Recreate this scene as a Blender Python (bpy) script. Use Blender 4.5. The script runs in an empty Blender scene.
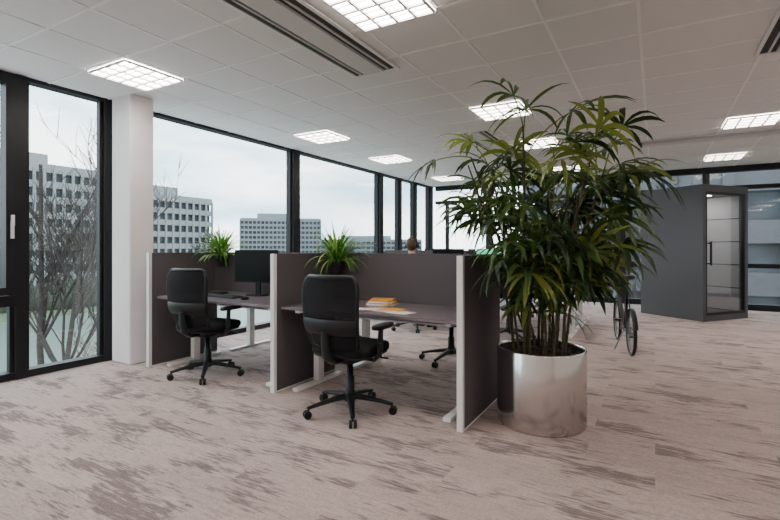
import bpy, math, random
from mathutils import Vector, Matrix
R = random.Random(21)
scene = bpy.context.scene
H = 2.9
# ------------------------------------------------------------------ materials
def mat(name, col, rough=0.6, metal=0.0, emit=None, es=0.0, noise=0.0, nscale=40.0, bump=0.0, transl=0.0, spec=None, clear=0.0):
    m = bpy.data.materials.new(name); m.use_nodes = True
    nt = m.node_tree; b = nt.nodes["Principled BSDF"]
    b.inputs["Base Color"].default_value = (*col, 1)
    b.inputs["Roughness"].default_value = rough
    b.inputs["Metallic"].default_value = metal
    if spec is not None: b.inputs["Specular IOR Level"].default_value = spec
    if emit:
        b.inputs["Emission Color"].default_value = (*emit, 1)
        b.inputs["Emission Strength"].default_value = es
    if noise > 0 or bump > 0:
        tc = nt.nodes.new("ShaderNodeTexCoord"); n = nt.nodes.new("ShaderNodeTexNoise")
        n.inputs["Scale"].default_value = nscale; n.inputs["Detail"].default_value = 4
        nt.links.new(tc.outputs["Object"], n.inputs["Vector"])
        if noise > 0:
            r = nt.nodes.new("ShaderNodeValToRGB")
            r.color_ramp.elements[0].position = 0.3; r.color_ramp.elements[1].position = 0.7
            r.color_ramp.elements[0].color = (*[c*(1-noise) for c in col], 1)
            r.color_ramp.elements[1].color = (*[min(1, c*(1+noise)) for c in col], 1)
            nt.links.new(n.outputs["Fac"], r.inputs["Fac"]); nt.links.new(r.outputs["Color"], b.inputs["Base Color"])
        if bump > 0:
            bp = nt.nodes.new("ShaderNodeBump"); bp.inputs["Strength"].default_value = bump
            bp.inputs["Distance"].default_value = 0.005
            nt.links.new(n.outputs["Fac"], bp.inputs["Height"]); nt.links.new(bp.outputs["Normal"], b.inputs["Normal"])
    if transl > 0 or clear > 0:
        if transl > 0:
            t = nt.nodes.new("ShaderNodeBsdfTranslucent"); t.inputs["Color"].default_value = (col[0]*1.6, col[1]*1.6, col[2], 1)
        else:
            t = nt.nodes.new("ShaderNodeBsdfTransparent")
        mx = nt.nodes.new("ShaderNodeMixShader"); mx.inputs[0].default_value = max(transl, clear)
        out = nt.nodes["Material Output"]
        nt.links.new(b.outputs[0], mx.inputs[1]); nt.links.new(t.outputs[0], mx.inputs[2]); nt.links.new(mx.outputs[0], out.inputs[0])
    return m

def glass_mat(name, tint=(0.95, 0.98, 0.97), refl=0.08):
    m = bpy.data.materials.new(name); m.use_nodes = True
    nt = m.node_tree; nt.nodes.clear()
    o = nt.nodes.new("ShaderNodeOutputMaterial"); t = nt.nodes.new("ShaderNodeBsdfTransparent")
    g = nt.nodes.new("ShaderNodeBsdfGlossy"); g.inputs["Roughness"].default_value = 0.02
    t.inputs["Color"].default_value = (*tint, 1)
    lw = nt.nodes.new("ShaderNodeLayerWeight"); lw.inputs[0].default_value = 0.25
    mr = nt.nodes.new("ShaderNodeMapRange"); mr.inputs[3].default_value = refl*0.4; mr.inputs[4].default_value = refl*3
    nt.links.new(lw.outputs["Fresnel"], mr.inputs[0])
    mx = nt.nodes.new("ShaderNodeMixShader")
    nt.links.new(mr.outputs[0], mx.inputs[0]); nt.links.new(t.outputs[0], mx.inputs[1]); nt.links.new(g.outputs[0], mx.inputs[2])
    nt.links.new(mx.outputs[0], o.inputs[0])
    return m

def carpet_mat():
    m = bpy.data.materials.new("carpet_planks"); m.use_nodes = True
    nt = m.node_tree; N = nt.nodes; L = nt.links; b = N["Principled BSDF"]
    b.inputs["Roughness"].default_value = 0.95; b.inputs["Specular IOR Level"].default_value = 0.1
    tc = N.new("ShaderNodeTexCoord")
    br = N.new("ShaderNodeTexBrick"); br.inputs["Scale"].default_value = 1.0
    br.inputs["Brick Width"].default_value = 1.0; br.inputs["Row Height"].default_value = 0.25
    br.inputs["Mortar Size"].default_value = 0.0; br.offset = 0.37
    br.inputs["Color1"].default_value = (0, 0, 0, 1); br.inputs["Color2"].default_value = (1, 1, 1, 1)
    L.new(tc.outputs["Object"], br.inputs["Vector"])
    sp = N.new("ShaderNodeSeparateXYZ"); L.new(tc.outputs["Object"], sp.inputs[0])
    def math_(op, a, bb, clamp=False):
        n = N.new("ShaderNodeMath"); n.operation = op; n.use_clamp = clamp
        for i, s in enumerate((a, bb)):
            if isinstance(s, (int, float)): n.inputs[i].default_value = s
            else: L.new(s, n.inputs[i])
        return n.outputs[0]
    rnd = N.new("ShaderNodeSeparateColor"); L.new(br.outputs["Color"], rnd.inputs[0]); rv = rnd.outputs[0]
    def noise(sx, sy, zo, detail, rough=0.55):
        c = N.new("ShaderNodeCombineXYZ")
        L.new(math_('MULTIPLY', sp.outputs[0], sx), c.inputs[0]); L.new(math_('MULTIPLY', sp.outputs[1], sy), c.inputs[1])
        L.new(math_('MULTIPLY', rv, zo), c.inputs[2])
        n = N.new("ShaderNodeTexNoise"); n.inputs["Scale"].default_value = 1.0
        n.inputs["Detail"].default_value = detail; n.inputs["Roughness"].default_value = rough
        L.new(c.outputs[0], n.inputs["Vector"]); return n.outputs["Fac"]
    streak = noise(8.0, 62.0, 9.0, 4.0, 0.65)
    big = noise(1.8, 5.0, 9.0, 2.0)
    heather = noise(70.0, 150.0, 3.0, 2.0, 0.6)
    fine = noise(160.0, 260.0, 0.0, 1.0)
    s = math_('ADD', math_('MULTIPLY', streak, 0.70), math_('MULTIPLY', big, 0.80))
    s = math_('ADD', s, math_('MULTIPLY', math_('SUBTRACT', rv, 0.5), 0.08))
    s = math_('ADD', s, math_('MULTIPLY', math_('SUBTRACT', heather, 0.5), 0.12))
    k_ = math_('MULTIPLY', math_('SUBTRACT', s, 0.775), 8.5, True)
    light = math_('ADD', math_('MULTIPLY', math_('SUBTRACT', heather, 0.5), 1.5), math_('MULTIPLY', math_('SUBTRACT', rv, 0.5), 0.26))
    light = math_('ADD', light, math_('MULTIPLY', math_('SUBTRACT', streak, 0.5), -1.0))
    light = math_('ADD', light, math_('MULTIPLY', math_('SUBTRACT', fine, 0.5), 0.7))
    light = math_('ADD', light, 0.5, True)
    def mix(f, c1, c2):
        n = N.new("ShaderNodeMix"); n.data_type = 'RGBA'; L.new(f, n.inputs[0])
        for idx, c in ((6, c1), (7, c2)):
            if isinstance(c, tuple): n.inputs[idx].default_value = c
            else: L.new(c, n.inputs[idx])
        return n.outputs[2]
    base = mix(light, (0.31, 0.245, 0.225, 1), (0.58, 0.47, 0.435, 1))
    dark = mix(light, (0.135, 0.105, 0.103, 1), (0.30, 0.24, 0.23, 1))
    col = mix(k_, base, dark)
    L.new(col, b.inputs["Base Color"])
    bp = N.new("ShaderNodeBump"); bp.inputs["Strength"].default_value = 0.5; bp.inputs["Distance"].default_value = 0.005
    L.new(fine, bp.inputs["Height"]); L.new(bp.outputs["Normal"], b.inputs["Normal"])
    return m

M_carpet = carpet_mat()
M_ceil = mat("ceiling_tile", (0.78, 0.768, 0.765), 0.9, noise=0.02, nscale=120, bump=0.1)
M_tbar = mat("ceiling_t_bar", (0.90, 0.89, 0.88), 0.6)
M_wall = mat("white_wall_paint", (0.82, 0.79, 0.77), 0.8, noise=0.02, nscale=6)
M_col = mat("column_paint", (0.82, 0.77, 0.77), 0.55, noise=0.02, nscale=6)
M_frame = mat("dark_window_frame", (0.010, 0.010, 0.012), 0.45, spec=0.3)
M_glass = glass_mat("window_glass")
M_boothglass = glass_mat("booth_glass", (0.96, 0.97, 0.98), 0.06)
M_fabric = mat("partition_fabric", (0.105, 0.094, 0.100), 0.95, noise=0.15, nscale=260, bump=0.25, spec=0.2)
M_white = mat("white_powdercoat", (0.80, 0.79, 0.78), 0.35)
M_panel = mat("radiant_panel_metal", (0.62, 0.61, 0.60), 0.45)
M_desk = mat("desk_laminate", (0.17, 0.14, 0.152), 0.28, noise=0.04, nscale=90)
M_blk = mat("black_plastic", (0.005, 0.005, 0.006), 0.42, spec=0.35)
M_chairfab = mat("chair_fabric", (0.007, 0.007, 0.008), 0.85, noise=0.3, nscale=220, bump=0.3, spec=0.2)
M_chairmesh = mat("chair_mesh_back", (0.011, 0.011, 0.013), 0.8, noise=0.5, nscale=320, bump=0.3, spec=0.2, clear=0.14)
M_keys = mat("key_caps", (0.02, 0.02, 0.022), 0.6)
M_metal = mat("dark_metal", (0.25, 0.25, 0.26), 0.3, 0.9)
M_screen = mat("screen_glass", (0.004, 0.0042, 0.005), 0.35, spec=0.15)
M_green_scr = mat("green_screen_content", (0.05, 0.3, 0.15), 0.3, emit=(0.15, 0.75, 0.4), es=1.2)
M_soil = mat("potting_soil", (0.035, 0.020, 0.013), 0.95, noise=0.5, nscale=60, bump=1.0)
M_cane = mat("palm_cane", (0.060, 0.050, 0.022), 0.7, noise=0.5, nscale=30)
M_leafs = [mat("palm_leaf_dark", (0.016, 0.040, 0.009), 0.34, transl=0.18),
           mat("palm_leaf_mid", (0.042, 0.086, 0.015), 0.34, transl=0.25),
           mat("palm_leaf_light", (0.16, 0.20, 0.035), 0.38, transl=0.35)]
M_sp = [mat("spider_leaf_green", (0.06, 0.18, 0.02), 0.45, transl=0.3), mat("spider_leaf_light", (0.25, 0.40, 0.09), 0.45, transl=0.3)]
M_pot = mat("dark_pot", (0.03, 0.03, 0.032), 0.6)
M_light = mat("lamp_diffuser", (1, 1, 1), 0.5, emit=(1.0, 0.90, 0.835), es=35.0)
M_booth = mat("booth_panel", (0.060, 0.062, 0.068), 0.5, noise=0.04, nscale=50)
M_boothin = mat("booth_felt", (0.36, 0.36, 0.37), 0.9, noise=0.1, nscale=150)
M_skin = mat("skin", (0.55, 0.33, 0.24), 0.5)
M_hair = mat("brown_hair", (0.07, 0.035, 0.018), 0.7, noise=0.4, nscale=80)
M_shirt = mat("shirt_cloth", (0.05, 0.055, 0.07), 0.85)
M_trouser = mat("trouser_cloth", (0.03, 0.035, 0.06), 0.85)
M_eye = mat("eye", (0.02, 0.02, 0.02), 0.2)
M_yel = mat("yellow_cover", (0.75, 0.42, 0.06), 0.5)
M_org = mat("orange_cover", (0.70, 0.20, 0.04), 0.5)
M_paper = mat("paper", (0.85, 0.83, 0.80), 0.6)
M_conc = mat("facade_concrete", (0.21, 0.215, 0.22), 0.85, noise=0.06, nscale=0.4)
M_conc2 = mat("facade_light", (0.18, 0.195, 0.215), 0.85)
M_fglass = mat("facade_glazing", (0.03, 0.038, 0.046), 0.5, noise=0.5, nscale=0.5, spec=0.25)
M_fdark = mat("facade_dark", (0.03, 0.03, 0.034), 0.6)
M_brick = mat("facade_panel_grey", (0.065, 0.065, 0.075), 0.85, noise=0.1, nscale=3)
M_grass = mat("grass", (0.06, 0.08, 0.036), 0.95, noise=0.35, nscale=0.25)
M_water = mat("canal_water", (0.06, 0.09, 0.075), 0.4, noise=0.15, nscale=0.3)
M_bark = mat("bark", (0.025, 0.018, 0.015), 0.9)
M_hedge = mat("hedge", (0.04, 0.046, 0.03), 0.95, noise=0.4, nscale=0.3)

def steel():
    m = bpy.data.materials.new("brushed_steel"); m.use_nodes = True
    nt = m.node_tree; b = nt.nodes["Principled BSDF"]
    b.inputs["Base Color"].default_value = (0.60, 0.58, 0.56, 1); b.inputs["Metallic"].default_value = 1.0
    tc = nt.nodes.new("ShaderNodeTexCoord"); mp = nt.nodes.new("ShaderNodeMapping")
    mp.inputs["Scale"].default_value = (0.4, 0.4, 420)
    n = nt.nodes.new("ShaderNodeTexNoise"); n.inputs["Scale"].default_value = 1.5; n.inputs["Detail"].default_value = 3
    nt.links.new(tc.outputs["Object"], mp.inputs[0]); nt.links.new(mp.outputs[0], n.inputs["Vector"])
    mr = nt.nodes.new("ShaderNodeMapRange"); mr.inputs[3].default_value = 0.12; mr.inputs[4].default_value = 0.24
    nt.links.new(n.outputs["Fac"], mr.inputs[0]); nt.links.new(mr.outputs[0], b.inputs["Roughness"])
    return m
M_steel = steel()

# ------------------------------------------------------------------ mesh builder
class MB:
    def __init__(s): s.v = []; s.f = []; s.m = []; s.s = []
    def add(s, vs, fs, m=0, sm=False):
        o = len(s.v); s.v += [tuple(v) for v in vs]
        for f in fs: s.f.append(tuple(i+o for i in f)); s.m.append(m); s.s.append(sm)
    def box(s, x0, x1, y0, y1, z0, z1, m=0, M=None):
        vs = [(x0,y0,z0),(x1,y0,z0),(x1,y1,z0),(x0,y1,z0),(x0,y0,z1),(x1,y0,z1),(x1,y1,z1),(x0,y1,z1)]
        if M is not None: vs = [M @ Vector(v) for v in vs]
        s.add(vs, [(3,2,1,0),(4,5,6,7),(0,1,5,4),(1,2,6,5),(2,3,7,6),(3,0,4,7)], m)
    def tube(s, pts, rad, n=8, m=0, cap=True, flat=1.0):
        pts = [Vector(p) for p in pts]
        if isinstance(rad, (int, float)): rad = [rad]*len(pts)
        rings = []; up = None
        for i, p in enumerate(pts):
            t = (pts[min(i+1, len(pts)-1)] - pts[max(i-1, 0)])
            if t.length < 1e-9: t = Vector((0,0,1))
            t.normalize()
            if up is None:
                up = Vector((0,0,1)) if abs(t.z) < 0.9 else Vector((0,1,0))
            up = (up - t*up.dot(t))
            if up.length < 1e-6: up = t.orthogonal()
            up.normalize(); sd = t.cross(up)
            rings.append([p + (sd*math.cos(a)*rad[i] + up*math.sin(a)*rad[i]*flat) for a in [2*math.pi*k/n for k in range(n)]])
        vs = [v for r in rings for v in r]; fs = []
        for i in range(len(pts)-1):
            for k in range(n):
                a = i*n+k; b = i*n+(k+1) % n
                fs.append((a, b, b+n, a+n))
        s.add(vs, fs, m, True)
        if cap:
            s.add(rings[0], [tuple(range(n))[::-1]], m); s.add(rings[-1], [tuple(range(n))], m)
    def lathe(s, prof, n=32, m=0, c=(0,0,0), M=None):
        vs = []
        for r, z in prof:
            for k in range(n):
                a = 2*math.pi*k/n; v = Vector((c[0]+r*math.cos(a), c[1]+r*math.sin(a), c[2]+z))
                vs.append(M @ v if M is not None else v)
        fs = []
        for i in range(len(prof)-1):
            for k in range(n):
                a = i*n+k; b = i*n+(k+1) % n; fs.append((a, b, b+n, a+n))
        s.add(vs, fs, m, True)
    def slab(s, c, w, d, h, m=0, e=4.0, n=40, edge=0.35, M=None):
        prof = [(0.0,0.0),(0.90,0.0),(0.97,0.12),(1.0,0.35),(1.0,0.65),(0.97,0.88),(0.90,1.0),(0.5,1.03),(0.0,1.03)]
        vs = []
        for r, z in prof:
            for k in range(n):
                a = 2*math.pi*k/n; ca, sa = math.cos(a), math.sin(a)
                q = (abs(ca)**e + abs(sa)**e)**(-1/e)
                rr = r if r < 0.89 else 1-(1-r)*edge*2
                v = Vector((c[0]+ca*q*w/2*rr, c[1]+sa*q*d/2*rr, c[2]+z*h)); vs.append(M @ v if M is not None else v)
        fs = []
        for i in range(len(prof)-1):
            for k in range(n):
                a = i*n+k; b = i*n+(k+1) % n; fs.append((a, b, b+n, a+n))
        s.add(vs, fs, m, True)
    def ell(s, c, r, n=16, k=10, m=0, M=None, fn=None):
        vs = []
        for i in range(k+1):
            th = math.pi*i/k
            for j in range(n):
                a = 2*math.pi*j/n
                d = Vector((math.sin(th)*math.cos(a), math.sin(th)*math.sin(a), -math.cos(th)))
                v = Vector((c[0]+d.x*r[0], c[1]+d.y*r[1], c[2]+d.z*r[2]))
                if fn: v = fn(v, d)
                vs.append(M @ v if M is not None else v)
        fs = []
        for i in range(k):
            for j in range(n):
                a = i*n+j; b = i*n+(j+1) % n; fs.append((a, b, b+n, a+n))
        s.add(vs, fs, m, True)
    def mesh(s, name, mats):
        me = bpy.data.meshes.new(name); me.from_pydata([tuple(v) for v in s.v], [], s.f)
        for mm in mats: me.materials.append(mm)
        me.polygons.foreach_set("material_index", s.m); me.polygons.foreach_set("use_smooth", s.s)
        me.update(); return me
    def obj(s, name, mats, loc=(0,0,0), rz=0.0, bevel=0.0, parent=None):
        return place(s.mesh(name, mats), name, loc, rz, bevel, parent)
def place(me, name, loc=(0,0,0), rz=0.0, bevel=0.0, parent=None):
    o = bpy.data.objects.new(name, me); scene.collection.objects.link(o)
    o.location = loc; o.rotation_euler = (0, 0, rz)
    if bevel > 0:
        b = o.modifiers.new("bevel", 'BEVEL'); b.width = bevel; b.segments = 2; b.limit_method = 'ANGLE'
    if parent: o.parent = parent
    return o

# ------------------------------------------------------------------ room shell
X0, X1, Y0, Y1 = -5.3, 5.5, -3.2, 11.6
b = MB(); b.box(X0-0.15, X1+0.15, Y0-0.15, Y1+0.15, -0.3, 0.0); b.obj("floor", [M_carpet])
b = MB(); b.box(X0-0.15, X1+0.15, Y0-0.15, Y1+0.15, H, H+0.25, 0)
xl = []
for base in (-7.24, -4.57, -1.90, 0.78, 3.45):
    for k in range(4):
        xl.append(base+0.6*k)
yl = [2.35-0.6*k for k in range(1, 10)] + [2.35, 2.93]
yl += [2.93+(5.18-2.93)*k/4 for k in range(1, 5)] + [5.77, 6.25, 6.73, 7.2, 7.8]
yl += [7.8+(9.95-7.8)*k/4 for k in range(1, 5)] + [10.55, 11.1]
for x in xl:
    if X0+0.05 < x < X1: b.box(x-0.011, x+0.011, Y0, Y1, H-0.006, H+0.001, 1)
for y in yl:
    if y > Y0: b.box(X0, X1, y-0.011, y+0.011, H-0.006, H+0.001, 1)
b.obj("ceiling", [M_ceil, M_tbar])
b = MB(); b.box(X1, X1+0.15, Y0, Y1, 0, H); b.obj("wall_right", [M_wall])
b = MB(); b.box(X0-0.15, X1+0.15, Y0-0.15, Y0, 0, H); b.obj("wall_rear", [M_wall])
b = MB(); b.box(X1-0.015, X1, Y0+0.02, Y1-0.1, 0, 0.08); b.obj("baseboard_right", [M_frame])
# column
b = MB(); b.box(-5.20, -4.86, 2.93, 3.20, 0, H); b.obj("column", [M_col], bevel=0.012)

# windows along left wall
mull = [(-3.2,-3.0),(-0.98,-0.84),(0.75,0.95),(2.07,2.16),(2.89,3.02),(5.96,6.13),(8.78,8.93),(9.72,9.80),(10.52,10.62),(11.42,11.6)]
wn = 1
for i in range(len(mull)-1):
    ya, yb = mull[i][1], mull[i+1][0]
    b = MB()
    if i == 0: b.box(X0-0.12, X0+0.04, mull[0][0], ya, 0, H, 0)
    b.box(X0-0.12, X0+0.04, yb, mull[i+1][1], 0, H, 0)
    b.box(X0-0.10, X0+0.03, ya, yb, 0, 0.07, 0); b.box(X0-0.10, X0+0.03, ya, yb, H-0.035, H, 0)
    b.box(X0-0.06, X0+0.0, ya, ya+0.035, 0.07, H-0.035, 0); b.box(X0-0.06, X0+0.0, yb-0.035, yb, 0.07, H-0.035, 0)
    b.box(X0-0.035, X0-0.025, ya, yb, 0.07, H-0.035, 1)
    if i == 2:   # opening casement above a fixed light
        b.box(X0-0.08, X0+0.04, ya, yb, 0.70, 0.80, 0)
        b.box(X0-0.06, X0+0.06, yb-0.085, yb-0.006, 0.81, H-0.04, 0); b.box(X0-0.06, X0+0.06, ya+0.006, ya+0.085, 0.81, H-0.04, 0)
        b.box(X0-0.06, X0+0.06, ya+0.085, yb-0.085, 0.81, 0.88, 0); b.box(X0-0.06, X0+0.06, ya+0.085, yb-0.085, H-0.11, H-0.04, 0)
        b.box(X0+0.06, X0+0.075, 2.02, 2.045, 1.34, 1.50, 2)
        b.box(X0+0.06, X0+0.09, 2.022, 2.043, 1.46, 1.56, 2)
    b.obj("window_%d" % wn, [M_frame, M_glass, M_white]); wn += 1
# far glass wall
ms = [X0+0.05 + 1.54*k for k in range(8)]
for i in range(7):
    xa, xb = ms[i], ms[i+1]
    b = MB(); w = 0.06
    b.box(xb-w, xb+w, Y1-0.05, Y1+0.12, 0, H, 0)
    b.box(xa+w, xb-w, Y1-0.03, Y1+0.1, 0, 0.12, 0); b.box(xa+w, xb-w, Y1-0.03, Y1+0.1, H-0.12, H, 0)
    b.box(xa+w, xb-w, Y1-0.03, Y1+0.1, 2.42, 2.50, 0); b.box(xa+w, xb-w, Y1-0.03, Y1+0.1, 0.84, 0.93, 0)
    b.box(xa+w+0.3, xa+w+0.36, Y1-0.03, Y1+0.1, 0.93, 2.42, 0)
    b.box(xa+w, xb-w, Y1+0.03, Y1+0.04, 0.12, H-0.12, 1)
    b.obj("window_%d" % wn, [M_frame, M_glass]); wn += 1

# ------------------------------------------------------------------ ceiling lights & diffusers
b = MB(); s = 0.29
b.box(-s, s, -s, s, -0.012, -0.008, 0)
for k in (-s, s-0.014):
    b.box(k, k+0.014, -s, s, -0.03, 0, 1); b.box(-s, s, k, k+0.014, -0.03, 0, 1)
for k in range(1, 4):
    q = -s + 2*s*k/4
    b.box(q-0.010, q+0.010, -s+0.014, s-0.014, -0.03, -0.012, 1); b.box(-s+0.014, s-0.014, q-0.010, q+0.010, -0.03, -0.012, 1)
for k in range(4):
    for j in range(8):
        if j % 2 == 1:
            q = -s+2*s*j/8; x = -s+2*s*k/4
            b.box(x+0.010, x+2*s/4-0.010, q-0.003, q+0.003, -0.022, -0.012, 1)
M_louvre = mat("louvre_metal", (0.50, 0.49, 0.48), 0.4)
lm = b.mesh("ceiling_light", [M_light, M_louvre])
for x in (-4.27, -1.60, 1.08, 3.76):
    for y in (-2.6, -0.1, 2.64, 5.475, 7.5, 10.25):
        if x == 1.08 and y == 5.475: continue
        place(lm, "ceiling_light", (x, y, H-0.004))
b = MB()
b.box(0, 0.42, 0, 3.6, -0.004, 0, 0)            # dark recess
b.box(0.11, 0.31, 0.02, 3.58, -0.026, -0.004, 1)  # radiant panel
b.box(0.055, 0.070, 0.02, 3.58, -0.016, -0.004, 1); b.box(0.35, 0.365, 0.02, 3.58, -0.016, -0.004, 1)
b.box(-0.03, 0.0, -0.03, 3.63, -0.012, 0, 2); b.box(0.42, 0.45, -0.03, 3.63, -0.012, 0, 2)
b.box(0, 0.42, 3.6, 3.63, -0.012, 0, 2); b.box(0, 0.42, -0.03, 0, -0.012, 0, 2)
dm = b.mesh("air_diffuser", [M_fdark, M_panel, M_white])
for x, y, r in ((-2.47, 0.09, 0), (0.76, 1.35, 0), (-2.47, 6.3, 0), (-0.2, 8.62, -math.pi/2)):
    place(dm, "air_diffuser", (x, y, H-0.007), r)

# ------------------------------------------------------------------ partitions and desks
PT = 0.045; PH = 1.2
def side_panel(name, x, y0, y1):
    b = MB()
    b.box(x-PT/2+0.003, x+PT/2-0.003, y0+0.03, y1, 0.01, PH-0.012, 0)
    b.box(x-PT/2, x+PT/2, y0, y0+0.035, 0, PH, 1)
    b.box(x-PT/2, x+PT/2, y0+0.035, y1, PH-0.012, PH, 0)
    b.box(x-PT/2, x+PT/2, y0+0.035, y1, 0, 0.012, 1)
    b.obj(name, [M_fabric, M_white], bevel=0.003)
XA, XB, XC = -1.155, -2.87, -4.63
for x in (XA, XB, XC): side_panel("desk_partition", x, 2.98, 3.86)
def mid_panel(x0, x1, y, z0=0.60):
    b = MB(); b.box(x0, x1, y, y+0.04, z0, PH-0.012, 0); b.box(x0, x1, y, y+0.04, PH-0.012, PH, 0)
    b.box(x0+0.1, x0+0.14, y+0.005, y+0.035, z0-0.04, z0, 1)
    b.obj("desk_partition", [M_fabric, M_white], bevel=0.003)
mid_panel(XB+PT/2+0.002, XA-PT/2-0.002, 3.82); mid_panel(XC+PT/2+0.002, XB-PT/2-0.002, 3.82)
mid_panel(-4.36, -2.63, 7.46, 0.74); mid_panel(-2.61, -0.87, 7.46, 0.74)
def desk_mesh(w):
    b = MB(); d = 0.76
    b.box(-w/2, w/2, -d/2, d/2, 0.715, 0.74, 0)
    for sx in (-1, 1):
        x = sx*(w/2-0.12)
        b.box(x-0.03, x+0.03, -0.04, 0.04, 0.03, 0.70, 1)
        b.box(x-0.03, x+0.03, -0.33, 0.33, 0.0, 0.03, 1)
        b.box(x-0.025, x+0.025, -0.30, 0.30, 0.68, 0.715, 1)
    b.box(-w/2+0.12, w/2-0.12, 0.08, 0.12, 0.66, 0.70, 1)
    b.box(-w/2+0.3, w/2-0.3, 0.14, 0.30, 0.60, 0.615, 1)  # cable tray
    b.box(-w/2+0.3, w/2-0.3, 0.29, 0.30, 0.615, 0.70, 1)
    return b.mesh("office_desk", [M_desk, M_white])
w1 = (XA-XB)-PT-0.01; dmesh = desk_mesh(w1)
d1x = (XA+XB)/2; d2x = (XB+XC)/2
for (x, y, r) in ((d1x, 3.435, 0), (d2x, 3.435, 0), (d1x, 4.25, math.pi), (d2x, 4.25, math.pi),
                  (-3.5, 7.07, 0), (-1.74, 7.07, 0), (-3.5, 7.89, math.pi), (-1.74, 7.89, math.pi)):
    place(dmesh, "office_desk", (x, y, 0), r, 0.003)

# ------------------------------------------------------------------ office chair (faces +Y)
def chair_mesh():
    b = MB()
    for k in range(5):
        a = 2*math.pi*k/5 + 0.35; ca, sa = math.cos(a), math.sin(a)
        b.tube([(ca*0.02, sa*0.02, 0.125), (ca*0.12, sa*0.12, 0.115), (ca*0.24, sa*0.24, 0.095), (ca*0.335, sa*0.335, 0.075)],
               [0.034, 0.028, 0.021, 0.017], 8, 0, flat=0.75)
        b.tube([(ca*0.325, sa*0.325, 0.085), (ca*0.325, sa*0.325, 0.045)], 0.009, 6, 0)
        tx, ty = -sa, ca
        for q in (-1, 1):
            c = Vector((ca*0.335+tx*q*0.016, sa*0.335+ty*q*0.016, 0.030))
            e = Vector((tx*q*0.011, ty*q*0.011, 0))
            b.tube([c-e, c-e*0.6, c+e*0.6, c+e], [0.026, 0.030, 0.030, 0.025], 14, 0)
    b.lathe([(0.0, 0.09), (0.045, 0.09), (0.048, 0.14), (0.036, 0.17), (0.034, 0.27), (0.026, 0.275), (0.026, 0.41), (0, 0.41)], 18, 0)
    b.slab((0, 0.0, 0.395), 0.20, 0.26, 0.055, 0, e=5)          # mechanism
    b.slab((0, 0.02, 0.445), 0.47, 0.46, 0.025, 0, e=5)         # seat shell
    b.slab((0, 0.02, 0.462), 0.50, 0.49, 0.065, 1, e=4.5)       # cushion
    b.tube([(0.10, 0.10, 0.42), (0.27, 0.12, 0.415)], 0.008, 6, 0)   # lever
    n_t, n_s = 22, 14
    def P(t, sx, off):
        z = 0.48 + t*0.565
        w = 0.200 + 0.040*math.sin(min(1, t*1.1)*math.pi/2)
        k = abs(2*t-1)**8; w *= (1-0.22*k)
        cur = 0.055*math.sin(t*math.pi*1.0)
        y = -0.215 - 0.075*t - 0.045*math.sin(t*math.pi)*0.3 - cur*0.5
        y += 0.055*(sx**2)
        return Vector((sx*w, y-off, z))
    for side, off, m in ((0, 0.0, 2), (1, 0.022, 2)):
        vs = []; fs = []
        for i in range(n_t+1):
            for j in range(n_s+1): vs.append(P(i/n_t, -1+2*j/n_s, off))
        for i in range(n_t):
            for j in range(n_s):
                a = i*(n_s+1)+j
                f = (a, a+n_s+1, a+n_s+2, a+1) if side == 0 else (a, a+1, a+n_s+2, a+n_s+1)
                fs.append(f)
        b.add(vs, fs, m, True)
    rim = [P(i/n_t, -1, 0.011) for i in range(n_t+1)] + [P(1, -1+2*j/n_s, 0.011) for j in range(1, n_s)] + \
          [P(1-i/n_t, 1, 0.011) for i in range(n_t+1)] + [P(0, 1-2*j/n_s, 0.011) for j in range(1, n_s)]
    rim.append(rim[0]); b.tube(rim, 0.016, 8, 0, cap=False)
    # lumbar band (wide flat shell) on the back
    vs = []; fs = []
    for i in range(5):
        for j in range(13): vs.append(P(0.27+0.05*i, -1.03+2.06*j/12, 0.034 + (0.008 if i in (1,2,3) else -0.004)))
    for i in range(4):
        for j in range(12):
            a = i*13+j; fs.append((a, a+1, a+14, a+13))
    b.add(vs, fs, 0, True)
    b.tube([(0, -0.08, 0.42), (0, -0.22, 0.425), (0, -0.285, 0.47), (0, -0.305, 0.56), (0, -0.315, 0.66)], [0.034, 0.040, 0.042, 0.040, 0.030], 10, 0, flat=0.5)
    for q in (-1, 1):
        b.tube([(q*0.10, -0.02, 0.43), (q*0.24, -0.03, 0.43), (q*0.285, -0.035, 0.47), (q*0.288, -0.035, 0.56)], [0.018, 0.02, 0.022, 0.022], 8, 0, flat=0.8)
        b.tube([(q*0.288, -0.035, 0.50), (q*0.288, -0.02, 0.665)], [0.026, 0.020], 10, 0, flat=0.7)
        b.slab((q*0.285, 0.015, 0.662), 0.085, 0.26, 0.030, 0, e=3.0)
    return b.mesh("office_chair", [M_blk, M_chairfab, M_chairmesh])
cm = chair_mesh()
rad = math.radians
for x, y, r in ((-2.03, 2.94, rad(0)), (-3.82, 3.08, rad(6)), (-1.95, 4.78, rad(170)), (-3.5, 4.85, rad(190)),
                (-3.22, 6.36, 0), (-1.6, 8.62, rad(180)), (-3.6, 8.62, rad(185)), (-1.75, 6.36, rad(8))):
    place(cm, "office_chair", (x, y, 0), r)

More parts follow.
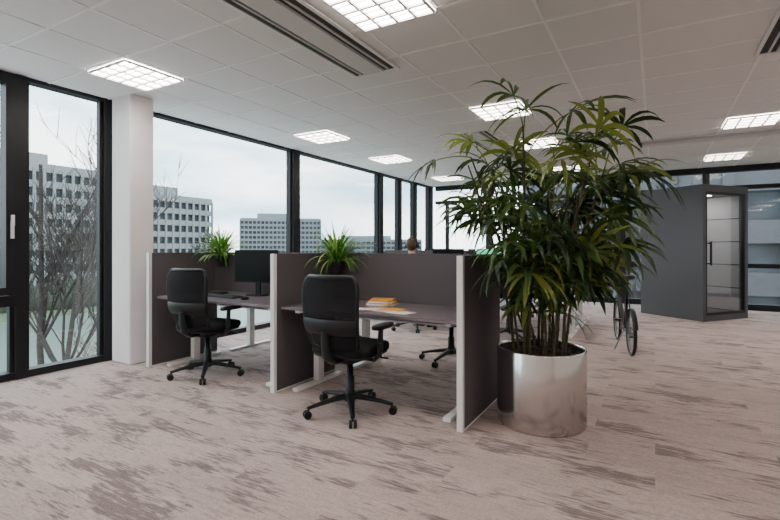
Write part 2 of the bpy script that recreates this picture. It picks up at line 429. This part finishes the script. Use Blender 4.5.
# ------------------------------------------------------------------ monitors, keyboard, books
def monitor(name, loc, rz, scr=None):
    b = MB()
    b.box(-0.27, 0.27, -0.012, 0.016, 0.14, 0.49, 0); b.box(-0.262, 0.262, -0.0135, -0.012, 0.150, 0.482, 1)
    b.box(-0.12, 0.12, 0.016, 0.035, 0.22, 0.40, 0)
    b.box(-0.03, 0.03, 0.03, 0.05, 0.01, 0.36, 0)
    b.slab((0, 0.03, 0.0), 0.24, 0.18, 0.012, 0, e=4)
    b.obj(name, [M_blk, scr or M_screen], loc, rz, 0.003)
monitor("computer_monitor", (-3.70, 3.60, 0.74), rad(8))
monitor("computer_monitor", (-3.00, 7.22, 0.74), rad(6))
monitor("computer_monitor", (-2.60, 7.24, 0.74), rad(-60))
monitor("computer_monitor", (-2.25, 7.25, 0.74), rad(0), M_green_scr)
monitor("computer_monitor", (-1.35, 7.25, 0.74), rad(4))
monitor("computer_monitor", (-3.4, 7.72, 0.74), rad(180))
monitor("computer_monitor", (-2.1, 7.72, 0.74), rad(172))
b = MB(); b.box(-0.22, 0.22, -0.07, 0.07, 0, 0.014, 0)
for r in range(5):
    for c in range(15):
        b.box(-0.21+c*0.028, -0.21+c*0.028+0.024, -0.062+r*0.025, -0.062+r*0.025+0.021, 0.014, 0.020, 1)
b.obj("computer_keyboard", [M_blk, M_keys], (-3.88, 3.34, 0.74), rad(-3), 0.001)
b = MB(); b.ell((0, 0, 0.012), (0.03, 0.05, 0.018), m=0, fn=lambda v, d: Vector((v.x, v.y, max(0.0, v.z)))); b.obj("computer_mouse", [M_blk], (-3.52, 3.28, 0.74))
b = MB(); b.slab((0, 0, 0), 0.30, 0.22, 0.016, 0, e=8); b.obj("closed_laptop", [M_blk], (-4.29, 3.52, 0.74), rad(12))
b = MB(); z = 0
for k, (m, w, d, h, a) in enumerate(((2, 0.25, 0.18, 0.012, 4), (0, 0.24, 0.17, 0.01, -6), (2, 0.22, 0.16, 0.012, 9), (1, 0.21, 0.15, 0.008, -3), (0, 0.20, 0.14, 0.012, 14))):
    T = Matrix.Rotation(rad(a), 4, 'Z'); b.box(-w/2, w/2, -d/2, d/2, z, z+h, m, T); z += h
b.obj("book_stack", [M_yel, M_org, M_paper], (-2.14, 3.62, 0.74), 0.1)
b = MB()
for k, (x, y, a, m) in enumerate(((0, 0, 12, 2), (0.17, -0.07, -14, 2), (-0.13, -0.02, 30, 2), (0.03, 0.03, 8, 0))):
    T = Matrix.Translation((x, y, 0.002*k)) @ Matrix.Rotation(rad(a), 4, 'Z')
    b.box(-0.105, 0.105, -0.075, 0.075, 0, 0.002, m, T)
    b.box(-0.08, 0.03, 0.02, 0.05, 0.002, 0.0024, (m+1) % 3, T)
b.obj("leaflets", [M_yel, M_org, M_paper], (-1.92, 3.30, 0.74))

# ------------------------------------------------------------------ plants
def leaflet(b, base, d, up, L, W, droop, m, nseg=6, fold=0.35):
    d = Vector(d).normalized(); p = Vector(base); vs = []
    for i in range(nseg+1):
        t = i/nseg
        side = d.cross(up)
        if side.length < 1e-4: side = d.orthogonal()
        side.normalize(); nn = side.cross(d).normalized()
        w = W*(0.25+0.75*min(1, t*3.0))*(1 if t < 0.6 else max(0.06, 1-((t-0.6)/0.4)**1.6))/2
        vs += [p - side*w + nn*w*fold, p.copy(), p + side*w + nn*w*fold]
        d = (d + Vector((0, 0, -droop/nseg*(0.5+t)))).normalized(); p = p + d*(L/nseg)
    fs = []
    for i in range(nseg):
        a = i*3; fs += [(a, a+1, a+4, a+3), (a+1, a+2, a+5, a+4)]
    b.add(vs, fs, m, True); return vs
PX, PY = -0.72, 3.47
b = MB()
b.lathe([(0.0, 0.02), (0.30, 0.0), (0.308, 0.012), (0.310, 0.03), (0.310, 0.53), (0.306, 0.54), (0.298, 0.54), (0.295, 0.52), (0.295, 0.30)], 64, 0)
sv = [(0.296*i/8, 0.50+0.02*math.cos(i/8*1.5)) for i in range(9)]
b.lathe(sv[::-1], 40, 1)
for k in range(160):
    a = R.uniform(0, 6.28); r = 0.27*math.sqrt(R.random())
    b.ell((r*math.cos(a), r*math.sin(a), 0.517), (R.uniform(.008,.02), R.uniform(.008,.02), R.uniform(.006,.012)), 6, 4, 1)
def frond(o, az, el, pet, nl, LL, m):
    out = Vector((math.cos(az)*math.cos(el), math.sin(az)*math.cos(el), math.sin(el)))
    pts = [o]; d = out.copy(); p = o.copy()
    for i in range(5):
        p = p + d*pet/5; d = (d + Vector((math.cos(az)*0.06, math.sin(az)*0.06, -0.12))).normalized(); pts.append(p.copy())
    hub = pts[-1]; a = d
    up = Vector((0, 0, 1)); side = a.cross(up).normalized(); up2 = side.cross(a).normalized()
    tw = R.uniform(-0.8, 0.8)
    side, up2 = side*math.cos(tw)+up2*math.sin(tw), up2*math.cos(tw)-side*math.sin(tw)
    tmp = MB()
    tmp.tube(pts, [0.0045]*5+[0.003], 5, 4, cap=False)
    for k in range(nl):
        ph = rad(-100 + 200*k/(nl-1)) + R.uniform(-0.10, 0.10)
        dd = a*math.cos(ph) + side*math.sin(ph) + up2*R.uniform(0.0, 0.25)
        l = LL*(0.72+0.28*math.cos(ph))*R.uniform(0.88, 1.08)
        leaflet(tmp, hub, dd, up2, l, R.uniform(0.025, 0.038), R.uniform(0.7, 2.1), m)
    for v in tmp.v:
        wx, wy, wz = PX+v[0], PY+v[1], v[2]
        if wx < -1.10 and wz < 1.26: return False
        if wz > 2.30: return False
        rr = math.hypot(v[0], v[1])
        if rr < 0.34 and wz < 0.57: return False
        if rr > 0.99: return False
        if rr > 0.50 and wz < 0.88: return False
        if wz < 0.50: return False
    o_ = len(b.v); b.v += tmp.v
    for f, mm, ss in zip(tmp.f, tmp.m, tmp.s): b.f.append(tuple(i+o_ for i in f)); b.m.append(mm); b.s.append(ss)
    return True
nf = 0
for c in range(34):
    a0 = R.uniform(0, 6.28); r0 = 0.20*math.sqrt(R.random()); az = a0 + R.uniform(-0.7, 0.7)
    hh = R.choice([R.uniform(0.4, 0.75), R.uniform(0.75, 1.2), R.uniform(1.0, 1.4), R.uniform(1.2, 1.52)]); lean = R.uniform(0.08, 0.46)*hh/1.3
    base = Vector((r0*math.cos(a0), r0*math.sin(a0), 0.50)); pts = []
    for i in range(9):
        t = i/8
        pts.append(base + Vector((math.cos(az)*lean*t**1.5, math.sin(az)*lean*t**1.5, hh*t)) + Vector((R.uniform(-.006,.006), R.uniform(-.006,.006), 0)))
    b.tube(pts, [0.009]*4+[0.008]*3+[0.007, 0.005], 7, 5)
    for i in range(1, 8):
        b.tube([pts[i]-Vector((0,0,.008)), pts[i]+Vector((0,0,.008))], 0.0108, 7, 5)
    n = R.choice([4, 5, 5, 6])
    for k in range(n):
        t = 1-0.62*k/n if k else 1.0
        q = pts[min(8, int(round(t*8)))]
        for tr in range(8):
            fa = az + R.uniform(-2.6, 2.6) if k else az+R.uniform(-.5, .5)
            m = R.choice([0, 0, 1, 1, 2]) + 2
            ok = frond(q, fa, R.uniform(0.05, 1.25), R.uniform(0.20, 0.48), R.choice([6, 7, 8, 9]), R.uniform(0.26, 0.40), m)
            if ok: nf += 1; break
print("fronds", nf)
b.obj("potted_lady_palm", [M_steel, M_soil, M_leafs[0], M_leafs[1], M_leafs[2], M_cane], (PX, PY, 0))

def spider(loc, seed, sc=1.0):
    r = random.Random(seed); b = MB()
    b.lathe([(0, 0), (0.055, 0), (0.072, 0.12), (0.074, 0.13), (0.066, 0.13), (0.064, 0.11), (0, 0.11)], 20, 0)
    b.box(-0.03, 0.03, 0.05, 0.082, 0.04, 0.12, 0)
    for k in range(190):
        a = r.uniform(0, 6.28); e = r.uniform(0.5, 1.45)
        d = (math.cos(a)*math.cos(e), math.sin(a)*math.cos(e), math.sin(e))
        L = r.uniform(0.22, 0.42)*sc
        tmp = MB(); leaflet(tmp, (0.03*math.cos(a), 0.03*math.sin(a), 0.11), d, Vector((0,0,1)), L, 0.018, r.uniform(0.9, 2.8), 1+(r.random() < .45), 8)
        if any((v[1] > 0.078 and v[2]+loc[2] < PH+0.01) or loc[2]+v[2] < 0.76 or v[0] < -0.095 and loc[2]+v[2] < PH+0.01 for v in tmp.v): continue
        o_ = len(b.v); b.v += tmp.v
        for f, mm, ss in zip(tmp.f, tmp.m, tmp.s): b.f.append(tuple(i+o_ for i in f)); b.m.append(mm); b.s.append(ss)
    b.obj("potted_spider_plant", [M_pot, M_sp[0], M_sp[1]], loc)
spider((-2.735, 3.736, 0.99), 3, 1.1); spider((-4.40, 3.736, 1.03), 5, 1.05)

# ------------------------------------------------------------------ phone booth
ang = math.atan2(0.78, 0.62); W = 1.17; D = 1.2; BH = 2.32
b = MB()
b.box(0, W, 0, D, 0.0, 0.10, 0); b.box(0, W, 0, D, BH-0.12, BH, 0)
b.box(0, 0.07, 0, D, 0.10, BH-0.12, 0); b.box(W-0.07, W, 0, D, 0.10, BH-0.12, 0)
b.box(0.07, W-0.07, D-0.07, D, 0.10, BH-0.12, 0)
for k in range(5):
    z0 = 0.12+k*0.415
    b.box(0.07, 0.085, 0.1, D-0.10, z0, z0+0.395, 1); b.box(W-0.085, W-0.07, 0.1, D-0.10, z0, z0+0.395, 1)
    b.box(0.085, W-0.085, D-0.095, D-0.07, z0, z0+0.395, 1)
b.box(0.07, 0.10, 0.0, 0.05, 0.10, BH-0.12, 2); b.box(W-0.10, W-0.07, 0.0, 0.05, 0.10, BH-0.12, 2)
b.box(0.10, W-0.10, 0.0, 0.05, 0.10, 0.14, 2); b.box(0.10, W-0.10, 0.0, 0.05, BH-0.16, BH-0.12, 2)
b.box(0.10, W-0.10, 0.02, 0.03, 0.14, BH-0.16, 3)
b.box(0.13, 0.155, -0.045, -0.025, 0.95, 1.35, 4); b.box(0.135, 0.15, -0.03, 0.02, 0.97, 0.99, 4); b.box(0.135, 0.15, -0.03, 0.02, 1.31, 1.33, 4)
b.box(0.085, 0.35, 0.35, 0.95, 0.98, 1.01, 4)
b.box(0.35, 0.82, 0.4, 0.8, BH-0.128, BH-0.12, 5)
b.obj("phone_booth", [M_booth, M_boothin, M_frame, M_boothglass, M_blk, mat("booth_lamp", (1,1,1), 0.5, emit=(1,0.95,0.9), es=18)], (0.70, 9.39, 0), ang)

# ------------------------------------------------------------------ folding bicycle
b = MB(); WR = 0.25
def wheel(y):
    def circ(r, n=36): return [(0, y+r*math.cos(2*math.pi*k/n), WR+0.012+r*math.sin(2*math.pi*k/n)) for k in range(n+1)]
    b.tube(circ(WR-0.008), 0.020, 8, 0, cap=False); b.tube(circ(WR-0.036), 0.010, 6, 1, cap=False)
    b.tube([(-0.035, y, WR+.012), (0.035, y, WR+.012)], 0.018, 10, 1)
    for k in range(20):
        a = 2*math.pi*k/20; b.tube([(0.02*(1 if k % 2 else -1), y, WR+.012), (0, y+(WR-.04)*math.cos(a), WR+.012+(WR-.04)*math.sin(a))], 0.0012, 4, 1, cap=False)
wheel(0.0); wheel(0.98); zc = WR+0.012
for q in (-1, 1):
    b.tube([(q*0.045, 0, zc), (q*0.05, 0.24, zc+0.02), (q*0.02, 0.40, zc+0.02)], 0.009, 6, 0)
    b.tube([(q*0.045, 0, zc), (q*0.02, 0.30, 0.60)], 0.008, 6, 0)
    b.tube([(q*0.045, 0.98, zc), (q*0.045, 0.93, 0.50), (0, 0.91, 0.56)], 0.011, 6, 0)
b.tube([(0, 0.36, zc), (0, 0.60, 0.42), (0, 0.91, 0.60)], 0.026, 10, 0)
b.tube([(0, 0.40, zc), (0, 0.30, 0.62), (0, 0.25, 0.88)], [0.02, 0.017, 0.014], 10, 0)
b.tube([(0, 0.92, 0.52), (0, 0.90, 0.64), (0, 0.84, 1.0)], [0.02, 0.018, 0.016], 10, 0)
b.tube([(-0.28, 0.78, 1.02), (-0.1, 0.84, 1.0), (0.1, 0.84, 1.0), (0.28, 0.78, 1.02)], [0.016, 0.011, 0.011, 0.016], 8, 0)
b.slab((0, 0.22, 0.875), 0.15, 0.25, 0.045, 0, e=2.2)
b.tube([(-0.06, 0.38, zc), (0.06, 0.38, zc)], 0.02, 10, 1)
b.tube([(0.055, 0.38, zc), (0.06, 0.38+0.10, zc-0.12)], 0.008, 6, 1); b.box(0.06, 0.14, 0.45, 0.52, zc-0.135, zc-0.115, 0)
b.tube([(-0.055, 0.38, zc), (-0.06, 0.38-0.10, zc+0.12)], 0.008, 6, 1); b.box(-0.14, -0.06, 0.25, 0.32, zc+0.105, zc+0.125, 0)
ring = [(0.045, 0.38+0.08*math.cos(2*math.pi*k/24), zc+0.08*math.sin(2*math.pi*k/24)) for k in range(25)]
b.tube(ring, 0.004, 4, 1, cap=False)
for q in (-0.05, 0.05): b.tube([(0.045, 0.0, zc+q*0.6), (0.045, 0.38, zc+q*1.5)], 0.003, 4, 0)
b.tube([(0, -0.02+0.285*math.cos(a), zc+0.285*math.sin(a)) for a in [0.2+0.22*k for k in range(13)]], 0.022, 6, 0, flat=0.35)
b.tube([(0, 0.98+0.285*math.cos(a), zc+0.285*math.sin(a)) for a in [0.9+0.2*k for k in range(11)]], 0.022, 6, 0, flat=0.35)
b.tube([(-0.02, 0.36, zc-0.02), (-0.13, 0.33, 0.006)], 0.008, 6, 1)
b.obj("folding_bicycle", [M_blk, M_metal], (-0.24, 6.05, 0), rad(12))

# ------------------------------------------------------------------ person
root = bpy.data.objects.new("office_worker", None); scene.collection.objects.link(root); root.location = (-3.22, 6.36, 0.0)
def skin_part(name, pts, edges, radii, m, sub=2):
    me = bpy.data.meshes.new(name); me.from_pydata(pts, edges, []); me.materials.append(m)
    o = bpy.data.objects.new(name, me); scene.collection.objects.link(o); o.parent = root
    sm = o.modifiers.new("skin", 'SKIN'); sm.use_smooth_shade = True
    for i, r in enumerate(radii):
        rr = r if isinstance(r, tuple) else (r, r)
        me.skin_vertices[0].data[i].radius = rr
    me.skin_vertices[0].data[0].use_root = True
    s2 = o.modifiers.new("sub", 'SUBSURF'); s2.levels = sub; s2.render_levels = sub
    return o
pts = [(0,-0.08,0.60),(0,-0.09,0.74),(0,-0.09,0.90),(0,-0.08,1.02),(0,-0.07,1.10),(0,-0.055,1.15)]
ed = [(0,1),(1,2),(2,3),(3,4),(4,5)]; rd = [(0.15,0.11),(0.14,0.10),(0.15,0.11),(0.13,0.095),(0.055,0.055),(0.05,0.05)]
for q in (-1, 1):
    i = len(pts); pts += [(q*0.16,-0.075,1.03),(q*0.215,-0.02,0.90),(q*0.235,0.05,0.80),(q*0.19,0.19,0.79),(q*0.14,0.30,0.775)]
    ed += [(3,i),(i,i+1),(i+1,i+2),(i+2,i+3),(i+3,i+4)]; rd += [0.062,0.050,0.045,0.036,0.028]
skin_part("torso", pts, ed, rd, M_shirt)
pts = [(0,-0.08,0.61)]; ed = []; rd = [(0.14,0.10)]
for q in (-1, 1):
    i = len(pts); pts += [(q*0.09,-0.03,0.605),(q*0.11,0.15,0.60),(q*0.12,0.36,0.57),(q*0.12,0.38,0.50),(q*0.12,0.36,0.28),(q*0.12,0.36,0.10)]
    ed += [(0,i)]+[(i+k,i+k+1) for k in range(5)]; rd += [0.085,0.072,0.058,0.055,0.050,0.036]
skin_part("trousers", pts, ed, rd, M_trouser)
for q, nm in ((-1, "left"), (1, "right")):
    s_ = MB(); s_.slab((q*0.12, 0.41, 0.0), 0.095, 0.27, 0.085, 0, e=2.6); s_.obj("shoe_"+nm, [M_blk], parent=root)
    hx, hy, hz = q*0.135, 0.315, 0.772
    skin_part("palm_"+nm, [(hx, hy-0.02, hz), (hx, hy+0.01, hz), (hx, hy+0.06, hz)], [(0,1),(1,2)], [(0.022,0.018),(0.034,0.015),(0.036,0.013)], M_skin, 1)
    for k, l in enumerate((0.068, 0.078, 0.072, 0.056)):
        fx = hx - q*(0.028-0.019*k)
        skin_part("finger_%s_%d" % (nm, k+1), [(fx, hy+0.06, hz), (fx, hy+0.06+l*.5, hz+0.006), (fx, hy+0.06+l*.8, hz-0.004), (fx, hy+0.06+l, hz-0.016)], [(0,1),(1,2),(2,3)], [0.009,0.0085,0.008,0.007], M_skin, 1)
    skin_part("thumb_"+nm, [(hx-q*0.022, hy+0.005, hz), (hx-q*0.048, hy+0.035, hz-0.004), (hx-q*0.055, hy+0.065, hz-0.010)], [(0,1),(1,2)], [0.011,0.010,0.008], M_skin, 1)
h = MB(); hc = (0, -0.035, 1.275)
def headf(v, d):
    z = v.z-hc[2]
    if z < 0:
        v.x *= 1-0.30*(-z/0.115)**1.5
        if d.y < 0: v.y = hc[1]+(v.y-hc[1])*(1+0.35*z/0.115)
    return v
h.ell(hc, (0.075, 0.095, 0.115), 24, 16, 0, fn=headf)
h.tube([(0, -0.055, 1.10), (0, -0.045, 1.21)], [0.052, 0.050], 12, 0)
h.tube([(0, 0.052, 1.295), (0, 0.072, 1.262), (0, 0.066, 1.250)], [0.008, 0.014, 0.012], 8, 0)
for q in (-1, 1):
    h.ell((q*0.028, 0.050, 1.292), (0.012, 0.008, 0.007), 10, 6, 2)
    h.ell((q*0.077, -0.03, 1.275), (0.010, 0.018, 0.030), 10, 6, 0)
h.ell((0, 0.052, 1.222), (0.024, 0.008, 0.006), 10, 6, 3)
M_lip = mat("lips", (0.45, 0.16, 0.13), 0.5)
h.obj("head", [M_skin, M_hair, M_eye, M_lip], parent=root)
h = MB()
def hairf(v, d):
    if d.y > 0.3 and v.z < 1.325: v.y = min(v.y, -0.02); v.x *= 0.9
    if v.z < 1.22: v.x *= 0.8; v.z = 1.205+(v.z-1.205)*0.3; v.y = max(v.y, -0.115)
    return v
h.ell((0, -0.045, 1.295), (0.083, 0.098, 0.108), 24, 16, 0, fn=hairf); h.obj("hair", [M_hair], parent=root)
h = MB()
h.tube([(0.092*math.cos(a), -0.035, 1.285+0.128*math.sin(a)) for a in [math.pi*k/16 for k in range(17)]], 0.009, 8, 0, flat=1.6)
for q in (-1, 1): h.tube([(q*0.074, -0.032, 1.275), (q*0.082, -0.032, 1.275), (q*0.105, -0.032, 1.275), (q*0.11, -0.032, 1.275)], [0.025, 0.034, 0.034, 0.026], 16, 0)
h.obj("headphones", [M_blk], parent=root)

# ------------------------------------------------------------------ outside world
GZ = -6.0
b = MB(); b.box(-400, -14, -300, 400, GZ-1, GZ, 0); b.box(-14, 120, 14, 400, GZ-1, GZ, 0); b.obj("ground_outside", [M_grass])
b = MB(); b.box(-54, -32, -200, 300, GZ, GZ+0.05, 0); b.obj("canal_water", [M_water])
b = MB()
for k in range(70):
    y = -60+k*6; b.ell((-64+R.uniform(-2, 2), y, GZ+1), (R.uniform(2.5, 5), R.uniform(3, 6), R.uniform(1.5, 4)), 10, 6, 0)
b.obj("hedge_row", [M_hedge])
def building(name, c, rz, w, d, top, floors, bays, mats, fin=0.28):
    b = MB(); z0 = GZ; fh = (top-z0)/floors
    b.box(-w/2+0.4, w/2-0.4, -d/2+0.4, d/2-0.4, z0, top-0.3, 1)
    for k in range(floors+1):
        z = z0+k*fh; b.box(-w/2, w/2, -d/2, d/2, max(z0, z-fh*0.24), z+fh*0.2 if k < floors else z+0.8, 0)
    for k in range(bays+1):
        x = -w/2+w*k/bays; ww = fin
        for sy in (-1, 1): b.box(x-ww, x+ww, sy*d/2-0.15, sy*d/2+0.15, z0, top, 0)
    nb = max(2, int(bays*d/w))
    for k in range(nb+1):
        y = -d/2+d*k/nb
        for sx in (-1, 1): b.box(sx*w/2-0.15, sx*w/2+0.15, y-fin, y+fin, z0, top, 0)
    b.box(-w*0.3, w*0.2, -d*0.25, d*0.25, top+0.8, top+3.0, 0)
    b.obj(name, mats, c, rz)
building("office_building", (-94, 32, 0), math.pi/2, 40, 16, 14.0, 8, 28, [M_conc, M_fglass], 0.2)
building("office_building", (-97, 63, 0), math.pi/2, 20, 16, 11.5, 7, 12, [M_conc, M_fglass], 0.2)
building("office_building", (-141, 152, 0), rad(42), 33, 14, 12.5, 9, 20, [M_conc2, M_fglass], 0.2)
building("office_building", (-150, 240, 0), rad(30), 60, 14, 5.0, 4, 20, [M_conc2, M_fglass])
building("office_building", (24, 36, 0), 0, 62, 12, 7.5, 5, 24, [M_brick, M_fglass])
def tree(name, loc, seed, ht, mt, mr=0.012):
    r = random.Random(seed); b = MB()
    def br(p, d, L, rad_, lev):
        pts = [p]; q = p.copy(); dd = d.copy(); n = 5
        for i in range(n):
            dd = (dd + Vector((r.uniform(-.16,.16), r.uniform(-.16,.16), r.uniform(-.02,.12)))).normalized(); q = q + dd*L/n; pts.append(q.copy())
        b.tube(pts, [rad_*(1-0.6*i/n) for i in range(n+1)], 5 if lev < 2 else 3, 0, cap=False)
        if lev < 4:
            for k in range([7, 6, 5, 4][lev]):
                t = r.uniform(0.25, 1.0); i = min(n, max(1, int(t*n)))
                a = r.uniform(0, 6.28); sp = r.uniform(0.5, 1.0)
                nd = (dd*1.0 + Vector((math.cos(a)*sp, math.sin(a)*sp, r.uniform(0.0, 0.5)))).normalized()
                br(pts[i], nd, L*r.uniform(0.42, 0.62), max(mr, rad_*0.45), lev+1)
    br(Vector((0, 0, 0)), Vector((0, 0, 1)), ht, ht*0.013, 0)
    b.obj(name, [mt], loc)
M_bark2 = mat("willow_bark", (0.12, 0.07, 0.035), 0.9)
tree("bare_tree", (-15.0, 7.0, GZ), 1, 8.5, M_bark); tree("bare_tree", (-17.5, 9.9, GZ), 2, 5.5, M_bark2)
tree("bare_tree", (-18.0, 7.6, GZ), 6, 10.0, M_bark)
tree("bare_tree", (-75.0, 46, GZ), 4, 9.0, M_bark, 0.03); tree("bare_tree", (-76.0, 62, GZ), 8, 8.0, M_bark, 0.03)
tree("bare_tree", (-2.0, 22, GZ), 9, 7.5, M_bark); tree("bare_tree", (7.0, 23, GZ), 10, 7.5, M_bark2)

# ------------------------------------------------------------------ world
w = bpy.data.worlds.new("overcast_sky"); scene.world = w; w.use_nodes = True
nt = w.node_tree; bg = nt.nodes["Background"]; bg.inputs["Strength"].default_value = 6.2
tc = nt.nodes.new("ShaderNodeTexCoord"); mp = nt.nodes.new("ShaderNodeMapping"); mp.inputs["Scale"].default_value = (1.4, 1.4, 5.0)
n = nt.nodes.new("ShaderNodeTexNoise"); n.inputs["Scale"].default_value = 1.9; n.inputs["Detail"].default_value = 5
r = nt.nodes.new("ShaderNodeValToRGB")
r.color_ramp.elements[0].position = 0.38; r.color_ramp.elements[0].color = (0.36, 0.52, 0.66, 1)
r.color_ramp.elements[1].position = 0.60; r.color_ramp.elements[1].color = (0.96, 1.0, 1.02, 1)
nt.links.new(tc.outputs["Generated"], mp.inputs[0]); nt.links.new(mp.outputs[0], n.inputs["Vector"])
nt.links.new(n.outputs["Fac"], r.inputs["Fac"]); nt.links.new(r.outputs["Color"], bg.inputs["Color"])

# ------------------------------------------------------------------ camera
cd = bpy.data.cameras.new("camera"); cam = bpy.data.objects.new("camera", cd); scene.collection.objects.link(cam)
cam.location = (0, 0, 1.26); cam.rotation_euler = (math.pi/2, 0, rad(29.7))
cd.sensor_width = 36; cd.lens = 465/780*36; cd.shift_y = -13/780; cd.clip_end = 1000
scene.camera = cam
